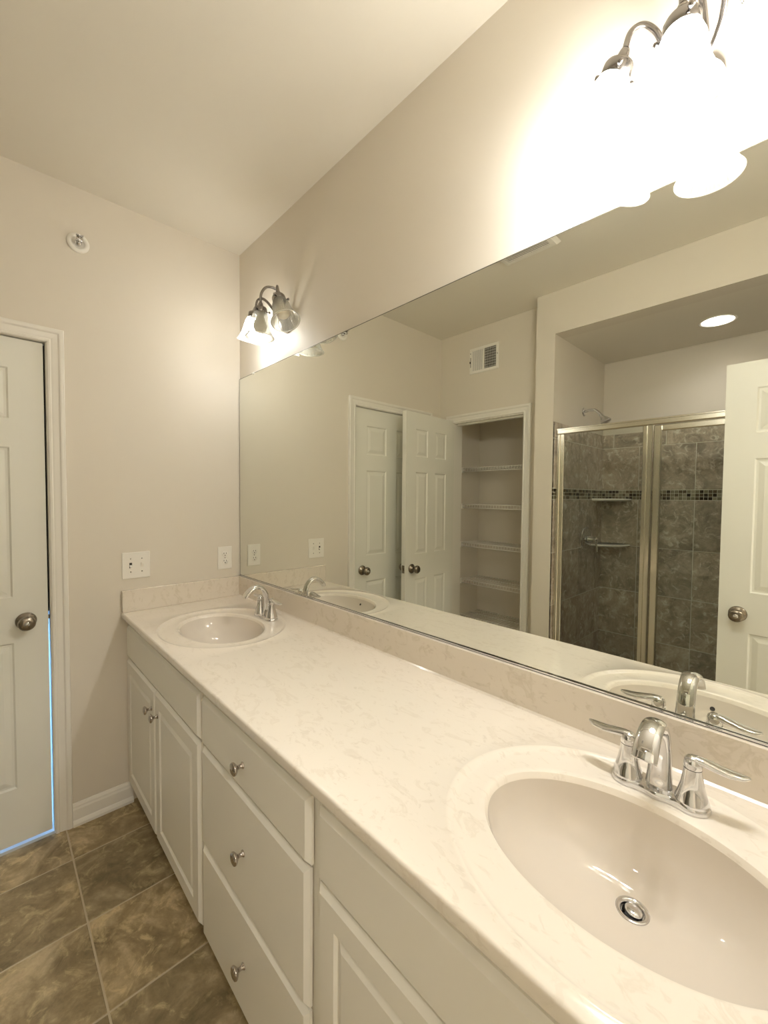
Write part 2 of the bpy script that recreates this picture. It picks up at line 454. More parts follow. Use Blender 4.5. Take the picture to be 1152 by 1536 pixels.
# ------------------------------------------------------------------ panelled slabs
def slab(b, W_, Hh, th, panels, off=0.0, groove=((0, 0), (.006, -.006), (.014, -.0065), (.034, -.0015)), both=True, bev=0.0015):
    """slab in local x (0..W_), z (0..Hh), front face y=0 facing -y, back y=th. groove: (inset, depth)"""
    xs = sorted({0.0, W_} | {round(p[0], 5) for p in panels} | {round(p[1], 5) for p in panels})
    zs = sorted({0.0, Hh} | {round(p[2], 5) for p in panels} | {round(p[3], 5) for p in panels})
    def ispan(xa, xb, za, zb):
        for p in panels:
            if xa >= p[0] - 1e-4 and xb <= p[1] + 1e-4 and za >= p[2] - 1e-4 and zb <= p[3] + 1e-4: return True
        return False
    for side in ((0, 1) if both else (0,)):
        y0 = 0 if side == 0 else th; sg = 1 if side == 0 else -1
        def q(pts):
            b.add(pts if side == 0 else pts[::-1], [(0, 1, 2, 3)])
        for i in range(len(xs) - 1):
            for j in range(len(zs) - 1):
                if not ispan(xs[i], xs[i + 1], zs[j], zs[j + 1]):
                    q([(xs[i], y0, zs[j]), (xs[i + 1], y0, zs[j]), (xs[i + 1], y0, zs[j + 1]), (xs[i], y0, zs[j + 1])])
        for p in panels:
            def rg(ins, dep):
                y = y0 - sg * dep
                return [(p[0] + ins, y, p[2] + ins), (p[1] - ins, y, p[2] + ins), (p[1] - ins, y, p[3] - ins), (p[0] + ins, y, p[3] - ins)]
            rs = [rg(*g) for g in groove]
            for a, c in zip(rs[:-1], rs[1:]):
                for k in range(4):
                    k2 = (k + 1) % 4; q([a[k], a[k2], c[k2], c[k]])
            q(rs[-1])
    if not both: b.add([(0, th, 0), (W_, th, 0), (W_, th, Hh), (0, th, Hh)], [(0, 3, 2, 1)])
    b.add([(0, 0, 0), (W_, 0, 0), (W_, 0, Hh), (0, 0, Hh), (0, th, 0), (W_, th, 0), (W_, th, Hh), (0, th, Hh)],
          [(0, 4, 5, 1), (3, 2, 6, 7), (0, 3, 7, 4), (1, 5, 6, 2)])

DHT = 2.030
def door_panels(W_):
    st = .108; mul = .105 if W_ > .65 else .09
    pw = (W_ - 2 * st - mul) / 2; out = []
    for x0 in (st, st + pw + mul):
        for z0, z1 in ((.228, .822), (1.005, 1.602), (1.714, 1.913)): out.append((x0, x0 + pw, z0, z1))
    return out
def xform(o, loc, rz): o.location = loc; o.rotation_euler = (0, 0, rz)

def knob_meshes(parent, x, z, th, lockside=0):
    """knob on both faces of a slab (local coordinates)"""
    for sd in (0, 1):
        ax = (0, -1, 0) if sd == 0 else (0, 1, 0); y = 0 if sd == 0 else th
        k = MB()
        k.lathe([(0, 0), (.033, 0), (.034, .004), (.030, .009), (.016, .012), (.0125, .018), (.012, .028), (.017, .034), (.0255, .042), (.0285, .052), (.0275, .060), (.022, .066), (.010, .068), (0, .068)], (x, y, z), ax, 40)
        kn = k.build('door_knob', DKNICK, parent)
        if sd == lockside:
            c = MB(); s_ = -1 if sd == 0 else 1
            c.lathe([(0.009, 0), (.009, .003), (0, .003)], (x, y + s_ * .0665, z), ax, 20)
            c.box((x - .0065, y + s_ * .069, z - .0022), (x + .0065, y + s_ * .075, z + .0022), bev=.001)
            c.build('turn_button', CHROME, kn)
    l = MB(); l.box((-.0012, th / 2 - .012, z - .028), (.0003, th / 2 + .012, z + .028)); l.box((-.006, th / 2 - .006, z - .008), (0, th / 2 + .006, z + .008), bev=.002)
    l.build('latch', DKNICK, parent)

def hinges(parent, W_, th, y):
    for z in (.20, 1.02, 1.83):
        h = MB(); h.lathe([(0, -.045), (.0055, -.045), (.0055, .045), (0, .045)], (W_ + .004, y, z), (0, 0, 1), 14)
        h.box((W_ - .0006, min(y, th), z - .044), (W_ + .0006, max(0, th - .004), z + .044))
        h.build('hinge', NICKEL, parent)

def door(name, W_, loc, rz, lockside=0, hy=0):
    r = empty(name, loc); r.rotation_euler = (0, 0, rz)
    b = MB(); slab(b, W_, DHT, .035, door_panels(W_)); b.build('door_slab', DOORP, r)
    knob_meshes(r, .070, .905, .035, lockside)
    hinges(r, W_, .035, hy)
    return r
# far wall door: latch edge towards the mirror wall; local x -> -Y, front (-y local) must face +X
# rotation -90deg: local x->(0,-1), local y->(1,0) ; front -y faces -X.  We want +X so build with back side as front.
d1 = struct(door('door_1', .700, (-.047, DY0, .016), -pi / 2, lockside=1, hy=0.0))
# linen closet door, swung open; latch end free, hinge on the left jamb
d2 = struct(door('door_2', .582, (.128, -1.150, .014), -pi / 2 - .040, lockside=5, hy=0.0))
# entry door swung open in front of the shower wall, free edge at x=1.873
d3 = struct(door('door_3', .600, (1.873, -1.500, .014), 0.0, lockside=1, hy=.035))
S('gap_light_block', GAPDARK, ((-.060, DY0 + .0065, .94), (-.0485, DY0 - .012, DZ - .012)))  # added dark strip that blocks daylight in the upper door gap
S('trim_8', GAPDARK, ((-.075, DY0 - .002, DZ - .012), (-.060, DY1 + .002, DZ - .012 - .001)))

# ------------------------------------------------------------------ vanity cabinets
YF = -.533
def cab_box(name, x0, x1, lab, drawers=False):
    r = empty(name, (x0, YF, 0)); w = x1 - x0
    b = MB()
    t = .018
    b.box((0, 0, .10), (t, .52, .868)); b.box((w - t, 0, .10), (w, .52, .868)); b.box((t, 0.02, .10), (w - t, .52, .118)); b.box((t, .508, .118), (w - t, .52, .868))
    b.build('body', CAB, r)
    f = MB()
    zr = (.10, .684, .868)
    f.box((0, -.001, .10), (.038, .018, .868)); f.box((w - .038, -.001, .10), (w, .018, .868))
    f.box((.038, -.001, .10), (w - .038, .018, .13)); f.box((.038, -.001, .828), (w - .038, .018, .868)); f.box((.038, -.001, .665), (w - .038, .018, .70))
    if drawers: f.box((.038, -.001, .368), (w - .038, .018, .402))
    f.build('face_frame', CAB, r)
    k = MB(); k.box((0, .070, 0), (w, .085, .10)); k.build('toe_kick', CAB, r)
    tag(r, lab, 'cabinet', 'vanity base cabinets')
    return r
def front(b, x0, x1, z0, z1, panel=None):
    """cabinet front, 19 mm thick with stepped ogee edge, faces -y at y=-.020"""
    prof = [(0, -.0045), (0, -.0105), (.002, -.0120), (.0100, -.0195), (.0105, -.020)]
    rs = [[(x0 + i, y, z0 + i), (x1 - i, y, z0 + i), (x1 - i, y, z1 - i), (x0 + i, y, z1 - i)] for i, y in prof]
    b.add(rs[0], [(0, 3, 2, 1)])
    for a, c in zip(rs[:-1], rs[1:]):
        for k in range(4):
            k2 = (k + 1) % 4; b.add([a[k], a[k2], c[k2], c[k]], [(0, 1, 2, 3)])
    i = .0105; X0, X1, Z0, Z1 = x0 + i, x1 - i, z0 + i, z1 - i; y = -.020
    if not panel: b.add([(X0, y, Z0), (X1, y, Z0), (X1, y, Z1), (X0, y, Z1)], [(0, 1, 2, 3)]); return
    m = panel
    rr = [[(X0, y, Z0), (X1, y, Z0), (X1, y, Z1), (X0, y, Z1)]]
    for ins, dep in ((m, 0), (m + .005, .0065), (m + .008, .0070), (m + .021, .0008), (m + .022, .0004)):
        rr.append([(X0 + ins, y + dep, Z0 + ins), (X1 - ins, y + dep, Z0 + ins), (X1 - ins, y + dep, Z1 - ins), (X0 + ins, y + dep, Z1 - ins)])
    for a, c in zip(rr[:-1], rr[1:]):
        for k in range(4):
            k2 = (k + 1) % 4; b.add([a[k], a[k2], c[k2], c[k]], [(0, 1, 2, 3)])
    b.add(rr[-1], [(0, 1, 2, 3)])
def pull(parent, x, z):
    k = MB(); k.lathe([(0, 0), (.0085, 0), (.0085, .0015), (.0055, .004), (.0045, .010), (.0055, .014), (.011, .018), (.0155, .0215), (.0165, .0245), (.0150, .0275), (.010, .0295), (.004, .0305), (0, .0305)], (x, -.020, z), (0, -1, 0), 32)
    return k.build('knob', CHROMEK, parent)
CHROMEK = mat('polished_nickel_knob', (0.55, 0.50, 0.46), 0.12, 1.0)
def mk_front(parent, kind, x0, x1, z0, z1, panel=None, kx=None, kz=None):
    b = MB(); front(b, x0, x1, z0, z1, panel); o = b.build(kind, CAB, parent)
    if kx is not None: pull(o, kx, kz)
    return o
Z1, Z2, Z3, Z4 = .835, .692, .683, .105
c1 = cab_box('sink_base_cabinet', .002, .927, 'greige sink base cabinet at the far wall, two panelled doors under a knobless front')
mk_front(c1, 'false_drawer_front', .010, .914, Z2, Z1)
mk_front(c1, 'door', .010, .452, Z4, Z3, .045, .412, .60)
mk_front(c1, 'door', .455, .914, Z4, Z3, .045, .492, .60)
c2 = cab_box('drawer_base_cabinet', .928, 1.5265, 'greige three-drawer cabinet with one knob per drawer, between the two sink cabinets', True)
ox = .928
mk_front(c2, 'drawer', .938 - ox, 1.512 - ox, Z2, Z1, None, 1.222 - ox, .763)
mk_front(c2, 'drawer', .938 - ox, 1.508 - ox, .390, Z3, None, 1.222 - ox, .537)
mk_front(c2, 'drawer', .938 - ox, 1.508 - ox, Z4, .381, None, 1.222 - ox, .243)
c3 = cab_box('sink_base_cabinet', 1.5275, 2.498, 'greige sink base cabinet nearest the viewer, below the large foreground basin')
ox = 1.5275
mk_front(c3, 'false_drawer_front', 1.543 - ox, 2.478 - ox, Z2, Z1)
mk_front(c3, 'door', 1.543 - ox, 2.009 - ox, Z4, Z3, .045, 1.965 - ox, .60)
mk_front(c3, 'door', 2.012 - ox, 2.478 - ox, Z4, Z3, .045, 2.055 - ox, .60)

# ------------------------------------------------------------------ countertop with integral basins
ctop = empty('vanity_countertop', (0, 0, 0))
tag(ctop, 'long cream marbled countertop with two oval integral basins and a backsplash', 'countertop')
NA = 160
def ellring(cx, cy, a, b_, z, p=2.0):
    out = []
    for k in range(NA):
        t = 2 * pi * k / NA; c, s_ = cos(t), sin(t)
        out.append((cx + a * abs(c) ** (2 / p) * (1 if c > 0 else -1), cy + b_ * abs(s_) ** (2 / p) * (1 if s_ > 0 else -1), z))
    return out
BX = 0.31; Y0, Y1 = -D + .006, -.020
b = MB()
def rect_ring(cx, cy, x0, x1, y0, y1, z, skeys=None):
    out = []
    for k in range(NA):
        t = 2 * pi * k / NA; dx, dy = cos(t) * .28, sin(t) * .25; s_ = 1e9
        if dx > 1e-9: s_ = min(s_, (x1 - cx) / dx)
        if dx < -1e-9: s_ = min(s_, (x0 - cx) / dx)
        if dy > 1e-9: s_ = min(s_, (y1 - cy) / dy)
        if dy < -1e-9: s_ = min(s_, (y0 - cy) / dy)
        out.append([cx + dx * s_, cy + dy * s_, z])
    for (X, Y) in ((x0, y0), (x1, y0), (x0, y1), (x1, y1)):
        j = min(range(NA), key=lambda i: (out[i][0] - X) ** 2 + (out[i][1] - Y) ** 2); out[j] = [X, Y, z]
    return [tuple(o) for o in out]
def bridge(b, rings, mi=0):
    vs = [v for r in rings for v in r]; fs = []
    for i in range(len(rings) - 1):
        for k in range(NA):
            k2 = (k + 1) % NA; fs.append((i * NA + k, i * NA + k2, (i + 1) * NA + k2, (i + 1) * NA + k))
    b.add(vs, fs, mi, True)
SINKS = (0.500, 2.002)
OVC = -.303; INC = -.311
for sx in SINKS:
    x0, x1 = max(sx - BX, .02), min(sx + BX, LX - .001)
    rings = [rect_ring(sx, OVC, x0, x1, Y0, Y1, ZT)]
    # (mix toward inner ellipse, z)
    for a, bb, cy, z in ((.290, .249, OVC, 0), (.286, .246, OVC, .0013), (.281, .242, OVC, .0017), (.276, .238, OVC, .0002), (.271, .234, OVC, -.0026), (.264, .227, OVC, -.0038),
                         (.245, .195, -.306, -.0040), (.232, .168, -.309, -.0036), (.226, .160, INC, -.0030), (.221, .1555, INC, -.0045), (.217, .1525, INC, -.0095), (.2145, .1505, INC, -.0145)):
        rings.append(ellring(sx, cy, a, bb, ZT + z))
    bridge(b, rings)
    bs = MB(); dep = .135; rr = []
    dx, dy = sx, -.250
    for i in range(0, 25):
        s_ = 1 - i / 24 * .885
        z = -.0145 - (dep - .0145) * (1 - s_ ** 2.6) ** .62 if s_ < 1 else -.0145
        w = (1 - s_) ** 1.0
        cy = INC + (dy - INC) * min(1, w / .885)
        kk = i / 24; rad = .024
        a = .2145 * s_ * (1 - kk ** 6) + rad * kk ** 6; bb = .1505 * s_ * (1 - kk ** 6) + rad * kk ** 6
        rr.append(ellring(sx, cy, a, bb, ZT + z))
    # small lead-in so that the seam lies on the wall of the bowl
    bridge(bs, rr)
    zb = rr[-1][0][2]
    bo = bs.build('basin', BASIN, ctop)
    dr = MB(); dr.lathe([(.0245, 0), (.0245, .0022), (.022, .0030), (.0175, .0012), (.0168, -.004), (.0165, -.02), (0, -.02)], (dx, dy, zb), (0, 0, 1), 40)
    do = dr.build('drain', CHROME, bo)
    dd = MB(); dd.lathe([(.0163, -.019), (0, -.019)], (dx, dy, zb), (0, 0, 1), 30); dd.build('drain_throat', SLOT, do)
    st = MB(); st.lathe([(0, -.018), (.011, -.018), (.0125, -.002), (.0135, .0005), (.012, .003), (.006, .0045), (0, .005)], (dx + .0015, dy + .0015, zb), (0.10, 0.06, 1), 30)
    st.build('stopper', CHROME, do)
    # overflow hole on the front wall of the bowl
    ov = MB(); ov.lathe([(0, .0004), (.0048, .0004), (.0056, .0008), (.0058, 0)], (sx, INC - .1415, ZT - .040), (0, .86, .5), 20); ov.build('overflow_hole', SLOT, bo)
# flat pieces of the top between the basins
xs = [.0] + [v for s_ in SINKS for v in (max(s_ - BX, .02), min(s_ + BX, LX - .001))] + [LX - .001]
for xa, xb in ((0.0, xs[1]), (xs[2], xs[3]), (xs[4], LX - .001)):
    if xb - xa > .0005: b.add([(xa, Y0, ZT), (xb, Y0, ZT), (xb, Y1, ZT), (xa, Y1, ZT)], [(0, 1, 2, 3)])
b.add([(0, Y1, ZT), (LX - .001, Y1, ZT), (LX - .001, -.001, ZT), (0, -.001, ZT)], [(0, 1, 2, 3)])
# rounded front edge
ep = []
for k in range(7):
    a = k / 6 * pi / 2; ep.append((-D + .006 - .006 * sin(a), ZT - .006 + .006 * cos(a)))
for k in range(5):
    a = k / 4 * pi / 2; ep.append((-D + .004 - .004 * cos(a), ZT - .022 - .004 * sin(a)))
ep += [(-D + .034, ZT - .026)]
vs = []
for y, z in ep: vs += [(0, y, z), (LX - .001, y, z)]
b.add(vs, [(2 * i, 2 * i + 1, 2 * i + 3, 2 * i + 2) for i in range(len(ep) - 1)], 0, True)

co = b.build('counter_slab', MARBLE, ctop, auto=35)
q = MB(); q.box((.0215, -.0205, ZT + .0002), (LX - .001, -.001, ZT + SPH), bev=.0018); q.build('backsplash', SPLASHDIM, ctop)
q = MB(); q.box((.0005, -D + .001, ZT + .0002), (.021, -.001, ZT + SPH), bev=.0018); q.build('side_splash', SPLASHDIM, ctop)
# cove caulk line
q = MB()
q.add([(.021, -.0205, ZT + .004), (LX - .001, -.0205, ZT + .004), (LX - .001, -.0265, ZT + .0003), (.021, -.0265, ZT + .0003)], [(0, 1, 2, 3)])
q.build('caulk_bead', SPLASHDIM, ctop)

# ------------------------------------------------------------------ mirror
mr = MB(); mr.box((.006, -.0065, ZT + SPH + .002), (LX - .002, -.0012, ZM), mi=1)
mr.add([(.0085, -.0067, ZT + SPH + .006), (LX - .004, -.0067, ZT + SPH + .006), (LX - .004, -.0067, ZM - .0025), (.0085, -.0067, ZM - .0025)], [(0, 1, 2, 3)])
mir = mr.build('wall_mirror_panel', [MIRR, MEDGE]); mir.name = 'vanity_mirror'
tag(mir, 'long frameless mirror above the backsplash spanning the whole vanity wall', 'mirror')
q = MB(); q.box((.006, -.0125, ZT + SPH + .0008), (LX - .002, -.0068, ZT + SPH + .005)); q.box((.006, -.0125, ZT + SPH + .0008), (LX - .002, -.001, ZT + SPH + .0018)); q.build('mirror_channel', CHROME, mir)
for x in (.172, 2.3):
    q = MB(); q.box((x - .006, -.0105, ZM - .006), (x + .006, -.0072, ZM + .004), bev=.001); q.box((x - .009, -.0105, ZM + .001), (x + .009, -.0012, ZM + .004), bev=.001)
    q.build('mirror_clip', PLAST, mir)

# ------------------------------------------------------------------ faucets
def faucet(sx, lab):
    r = empty('bathroom_faucet', (sx, -.112, ZT - .003)); tag(r, lab, 'faucet', 'chrome centerset faucets')
    # base plate: waisted stadium
    b = MB(); n = 96; rings = []
    for sc, z in ((1.0, 0), (1.0, .006), (.965, .0105), (.90, .0125), (.0, .0135)):
        ring = []
        for k in range(n):
            t = 2 * pi * k / n
            cx_ = .0505 * (1 if cos(t) >= 0 else -1)
            x = .0505 * max(-1, min(1, cos(t) * 1.8)); f_ = abs(x) / .0505
            rad = .0275 if f_ > .999 else None
            # silhouette: lobes at the ends, narrow waist
            X = .0785 * cos(t); ex = max(0, abs(X) - .0505)
            Y = math.sqrt(max(0, .0275 ** 2 - ex ** 2)) if ex > 0 else .0275 - .0045 * (0.5 + 0.5 * cos(pi * (abs(X) - .025) / .025)) * (1 if abs(X) < .0505 else 0)
            Y *= 1 if sin(t) >= 0 else -1
            if abs(sin(t)) < 1e-6: Y = 0
            ring.append((X * sc, Y * sc, z))
        rings.append(ring)
    vs = [v for rg in rings for v in rg]
    fs = [(i * n + k, i * n + (k + 1) % n, (i + 1) * n + (k + 1) % n, (i + 1) * n + k) for i in range(len(rings) - 1) for k in range(n)]
    b.add(vs, fs, 0, True); b.build('base_plate', CHROME, r, auto=40)
    # spout: broad at the base, arching forward and tapering
    P = spline([(0, .004, .010), (0, .006, .040), (0, .004, .085), (0, -.010, .122), (0, -.036, .141), (0, -.064, .137), (0, -.088, .119), (0, -.100, .101)], 7)
    Rr = lerp_list([.0215, .0175, .0150, .0150, .0150, .0145, .0140, .0135], 7)
    b = MB(); b.tube(P, lerp_list([.0225, .0195, .0178, .0170, .0174, .0184, .0196, .0198], 7), 32, up=(0, 1, 0), flat=lerp_list([.80, .72, .66, .60, .56, .50, .44, .38], 7)); b.build('spout', CHROME, r)
    e = MB(); e.lathe([(0, 0), (.0095, 0), (.0105, .003)], P[-1] + (P[-1] - P[-2]).normalized() * -.002, P[-1] - P[-2], 24); 
    # lift rod behind the spout
    lr = MB(); lr.lathe([(0, 0), (.0025, 0), (.0025, .060), (.0055, .064), (.0065, .070), (.0045, .076), (0, .077)], (0, .030, .006), (0, 0, 1), 18); lr.build('lift_rod', CHROME, r)
    for s_ in (-1, 1):
        b = MB()
        b.lathe([(0, .010), (.0265, .010), (.0255, .014), (.0215, .026), (.0175, .042), (.0150, .058), (.0138, .068), (.0138, .0695)], (s_ * .0505, 0, 0), (0, 0, 1), 40)
        b.build('handle_base', CHROME, r)
        h = MB()
        h.lathe([(.0130, .0695), (.0138, .071), (.0140, .078), (.0125, .086), (.008, .0905), (0, .092)], (s_ * .0505, 0, 0), (0, 0, 1), 36)
        P2 = spline([(s_ * .048, 0, .0835), (s_ * .060, .001, .0855), (s_ * .076, .003, .0835), (s_ * .096, .005, .0805), (s_ * .116, .007, .0810), (s_ * .1265, .008, .0835)], 6)
        R2 = lerp_list([.0100, .0104, .0118, .0130, .0105, .0028], 6)
        F2 = lerp_list([.9, .70, .56, .46, .42, .5], 6)
        h.tube(P2, R2, 24, up=(0, 0, 1), flat=F2)
        h.build('lever_handle', CHROME, r)
    return r
faucet(SINKS[0], 'chrome two-handle faucet behind the far basin by the outlet wall')
faucet(SINKS[1], 'chrome two-handle faucet behind the large foreground basin')

# ------------------------------------------------------------------ vanity light fixtures
def sconce(sx, lab, lit):
    z0 = 2.222
    r = empty('vanity_light_fixture', (sx, 0, z0)); tag(r, lab, 'wall lamp', 'three-shade vanity lights above the mirror')
    b = MB(); b.lathe([(0, 0), (.050, 0), (.051, .006), (.048, .014), (.042, .022), (.033, .031), (.022, .037), (.012, .040), (.009, .045), (.006, .048), (0, .049)], (0, -.001, 0), (0, -1, 0), 56)
    b.build('backplate', NICKEL, r)
    for i, s_ in enumerate((-1, 0, 1)):
        if s_ == 0:
            top_ = Vector((0, -.134, .038)); ax = Vector((0, -.02, -1)).normalized()
            path = [(0.014, -.020, .030), (0.014, -.030, .075), (0.010, -.060, .118), (0.003, -.105, .118), (0, -.130, .085), (0, -.134, .042)]
        else:
            top_ = Vector((s_ * .097, -.108, .057)); ax = Vector((s_ * .47, .03, -1.0)).normalized()
            path = [(s_ * .020, -.035, .015), (s_ * .040, -.050, .050), (s_ * .052, -.075, .082), (s_ * .070, -.092, .098), (s_ * .088, -.104, .090), (s_ * .0965, -.108, .060)]
        a = MB(); a.tube(spline(path, 8), .0058, 16); 
        a.build('arm', NICKEL, r)
        c = MB()
        c.lathe([(0, -.006), (.0075, -.006), (.0095, -.002), (.0115, .006), (.0125, .011), (.0185, .013), (.0255, .017), (.0280, .022), (.0285, .038), (.0275, .040), (.0262, .040), (.0262, .024), (0, .022)], top_, ax, 44)
        co_ = c.build('socket_cap', NICKEL, r)
        u = Vector((0, 1, 0)); u = (u - ax * u.dot(ax)).normalized(); w = ax.cross(u)
        for k in range(3):
            an = 2 * pi * k / 3 + .5; dirv = u * cos(an) + w * sin(an)
            s2 = MB(); s2.lathe([(0, 0), (.0022, 0), (.0022, .006), (.0048, .0065), (.0052, .012), (.003, .0135), (0, .0138)], top_ + ax * .033 + dirv * .0280, dirv, 14)
            s2.build('thumbscrew', NICKEL, co_)
        sh = MB()
        prof = [(.0255, .026), (.0262, .038), (.0300, .047), (.0345, .058), (.0375, .074), (.0400, .092), (.0440, .109), (.0500, .126), (.0555, .136), (.0585, .1415)]
        n = 192
        sh.lathe(prof, top_, ax, n, flute=48, fa=.0009)
        sh.lathe([(.0575, .1410), (.0600, .1405), (.0614, .1427), (.0600, .1450), (.0575, .1445), (.0567, .1427)], top_, ax, 96, mi=1)
        so = sh.build('glass_shade', [SHADE, RIMG], r)
        bl = MB()
        bl.lathe([(0, .030), (.013, .030), (.0135, .052), (.016, .060), (.0235, .074), (.0285, .088), (.0290, .098), (.0260, .110), (.0180, .119), (.009, .1225), (0, .1235)], top_, ax, 28)
        bl.build('bulb', (BULBOFF, BULBON, BULBLOW)[lit[i]], r)
    return r
sconce(.500, 'nickel three-shade wall light in the far corner, only its leftmost shade lit', (2, 0, 0))
sconce(2.006, 'nickel three-shade wall light nearest the viewer, all shades glaring white', (1, 1, 1))

# ------------------------------------------------------------------ switch plate and outlet
def plate(name, lab, cat, yc, zc, w, h):
    r = empty(name, (0, yc, zc)); tag(r, lab, cat)
    b = MB(); b.box((.0004, -w / 2, -h / 2), (.0060, w / 2, h / 2), bev=.0025); b.build('cover_plate', PLAST, r)
    return r
sw = plate('light_switch', 'white double toggle switch plate on the far wall beside the door', 'light switch', -.507, 1.108, .116, .122)
for i, (y, up) in enumerate(((-.023, -1), (.023, 1))):
    b = MB(); b.box((.006, y - .0055, -.0125), (.0064, y + .0055, .0125)); so = b.build('toggle_slot', SLOT if up < 0 else PLAST, sw)
    b = MB(); b.add([(.0062, y - .0045, -.006 * up - .004), (.0062, y + .0045, -.006 * up - .004), (.0062, y + .0045, .007 * up + .004), (.0062, y - .0045, .007 * up + .004),
                     (.017, y - .004, .005 * up - .0028 + .004 * up), (.017, y + .004, .005 * up - .0028 + .004 * up), (.017, y + .004, .005 * up + .0028 + .004 * up), (.017, y - .004, .005 * up + .0028 + .004 * up)],
                    [(0, 1, 2, 3), (4, 5, 6, 7), (0, 1, 5, 4), (1, 2, 6, 5), (2, 3, 7, 6), (3, 0, 4, 7)]); b.build('toggle', PLAST, sw)
    for z in (-.030, .030):
        b = MB(); b.lathe([(0, 0), (.0028, 0), (.0022, .001), (0, .0013)], (.006, y, z), (1, 0, 0), 14); b.build('screw', NICKEL, sw)
ou = plate('power_outlet', 'white duplex outlet plate on the far wall above the side splash', 'power outlet', -.090, 1.103, .076, .120)
for z in (-.0195, .0195):
    b = MB(); b.lathe([(0, 0), (.0165, 0), (.0165, .0012), (.0155, .002), (0, .002)], (.006, 0, z), (1, 0, 0), 28, sx=.88, sy=1.0, xref=(0, 0, 1)); f = b.build('receptacle_face', PLAST, ou)
    b = MB()
    for y in (-.0062, .0062): b.box((.0079, y - .0012, z + .0005), (.0084, y + .0012, z + .0085))
    b.lathe([(0, 0), (.0026, 0), (.0026, .0004), (0, .0004)], (.0080, 0, z - .0065), (1, 0, 0), 12); b.build('slots', SLOT, f)
b = MB(); b.lathe([(0, 0), (.0028, 0), (.0022, .001), (0, .0013)], (.006, 0, 0), (1, 0, 0), 14); b.build('screw', NICKEL, ou)

# ------------------------------------------------------------------ sprinkler
sp = empty('fire_sprinkler', (0, -.707, 2.491)); tag(sp, 'small white round sidewall fire sprinkler high on the far wall', 'sprinkler')
b = MB(); b.lathe([(.0, .0008), (.040, .0008), (.0400, .004), (.0370, .008), (.030, .0095), (.0235, .0090), (.0215, .004), (.0215, .001)], (0, 0, 0), (1, 0, 0), 48); b.build('escutcheon', PLAST, sp)
b = MB(); b.lathe([(0, 0.001), (.0125, .001), (.0125, .012), (.008, .014), (.008, .020), (0, .020)], (0, 0, 0), (1, 0, 0), 24)
b.tube([(.018, -.010, 0), (.032, -.0085, 0), (.044, -.002, 0)], .0022, 10); b.tube([(.018, .010, 0), (.032, .0085, 0), (.044, .002, 0)], .0022, 10)
b.build('sprinkler_body', CHROME, sp)
b = MB(); b.lathe([(0, 0), (.003, 0), (.003, .024), (0, .024)], (.019, 0, 0), (1, 0, 0), 14); b.build('glass_bulb', SLOT, sp)
b = MB(); b.box((.043, -.013, .009), (.060, .013, .0105), bev=.0004); b.lathe([(0, 0), (.0125, 0), (.0125, .0015), (0, .0015)], (.043, 0, 0), (1, 0, 0), 24); b.build('deflector', CHROME, sp)

# ------------------------------------------------------------------ vents
ev = empty('exhaust_fan_grille', (1.103, -.975, H)); tag(ev, 'white slatted exhaust fan grille on the ceiling', 'vent')
b = MB(); w, d_ = .150, .135
prof = [(0, -.0005), (0, -.006), (.014, -.020), (.026, -.022), (.034, -.022), (.034, -.012)]
rs = [[(-w + i, -d_ + i, z), (w - i, -d_ + i, z), (w - i, d_ - i, z), (-w + i, d_ - i, z)] for i, z in prof]
for a, c in zip(rs[:-1], rs[1:]):
    for k in range(4): k2 = (k + 1) % 4; b.add([a[k], a[k2], c[k2], c[k]], [(0, 1, 2, 3)])
b.build('frame', PLAST, ev)
b = MB(); b.box((-w + .034, -d_ + .034, -.010), (w - .034, d_ - .034, -.008)); b.build('backing', SLOT, ev)
b = MB()
for k in range(17):
    y = -d_ + .038 + k * (2 * d_ - .076) / 16; b.box((-w + .033, y - .0028, -.0215), (w - .033, y + .0028, -.0200))
b.build('slats', PLAST, ev)
cv = empty('wall_register', (.4105, YC, 2.476)); tag(cv, 'white rectangular air register with vertical louvres above the closet', 'vent')
w, h = .126, .097
b = MB()
prof = [(0, .0005), (0, .004), (.004, .008), (.020, .0085), (.022, .005)]
rs = [[(-w + i, y, -h + i), (w - i, y, -h + i), (w - i, y, h - i), (-w + i, y, h - i)] for i, y in prof]
for a, c in zip(rs[:-1], rs[1:]):
    for k in range(4): k2 = (k + 1) % 4; b.add([a[k], a[k2], c[k2], c[k]], [(0, 1, 2, 3)])
b.box((-.005, .001, -h + .02), (.005, .0075, h - .02))
b.build('frame', PLAST, cv)
b = MB(); b.box((-w + .02, .0005, -h + .02), (w - .02, .0012, h - .02)); b.build('backing', SLOT, cv)
for s_, nm in ((-1, 'left'), (1, 'right')):
    b = MB()
    for k in range(11):
        x = s_ * (.010 + k * .0092)
        tl = .0052
        b.add([(x - tl * .5, .0070, -h + .021), (x + tl * .5 * s_ * -1, .0025, -h + .021), (x + tl * .5 * s_ * -1, .0025, h - .021), (x - tl * .5, .0070, h - .021)] if s_ > 0 else
              [(x - .0022, .0075, -h + .021), (x + .0022, .0035, -h + .021), (x + .0022, .0035, h - .021), (x - .0022, .0075, h - .021)], [(0, 1, 2, 3)])
    if s_ > 0:
        for k in range(8):
            z = -h + .030 + k * (2 * h - .06) / 7; b.box((.008, .0020, z - .0012), (w - .021, .0026, z + .0012))
    b.build('louvres', PLAST, cv)
b = MB(); b.box((-w + .006, .0085, -.015), (-w + .012, .017, .0), bev=.001); b.box((-w + .011, .0085, -.045), (-w + .015, .012, .03), bev=.001); b.build('damper_lever', NICKEL, cv)
for x in (-w + .010, w - .010):
    b = MB(); b.lathe([(0, 0), (.0035, 0), (.003, .0012), (0, .0016)], (x, .0085, .012 if x > 0 else .060), (0, 1, 0), 14); b.build('screw', NICKEL, cv)

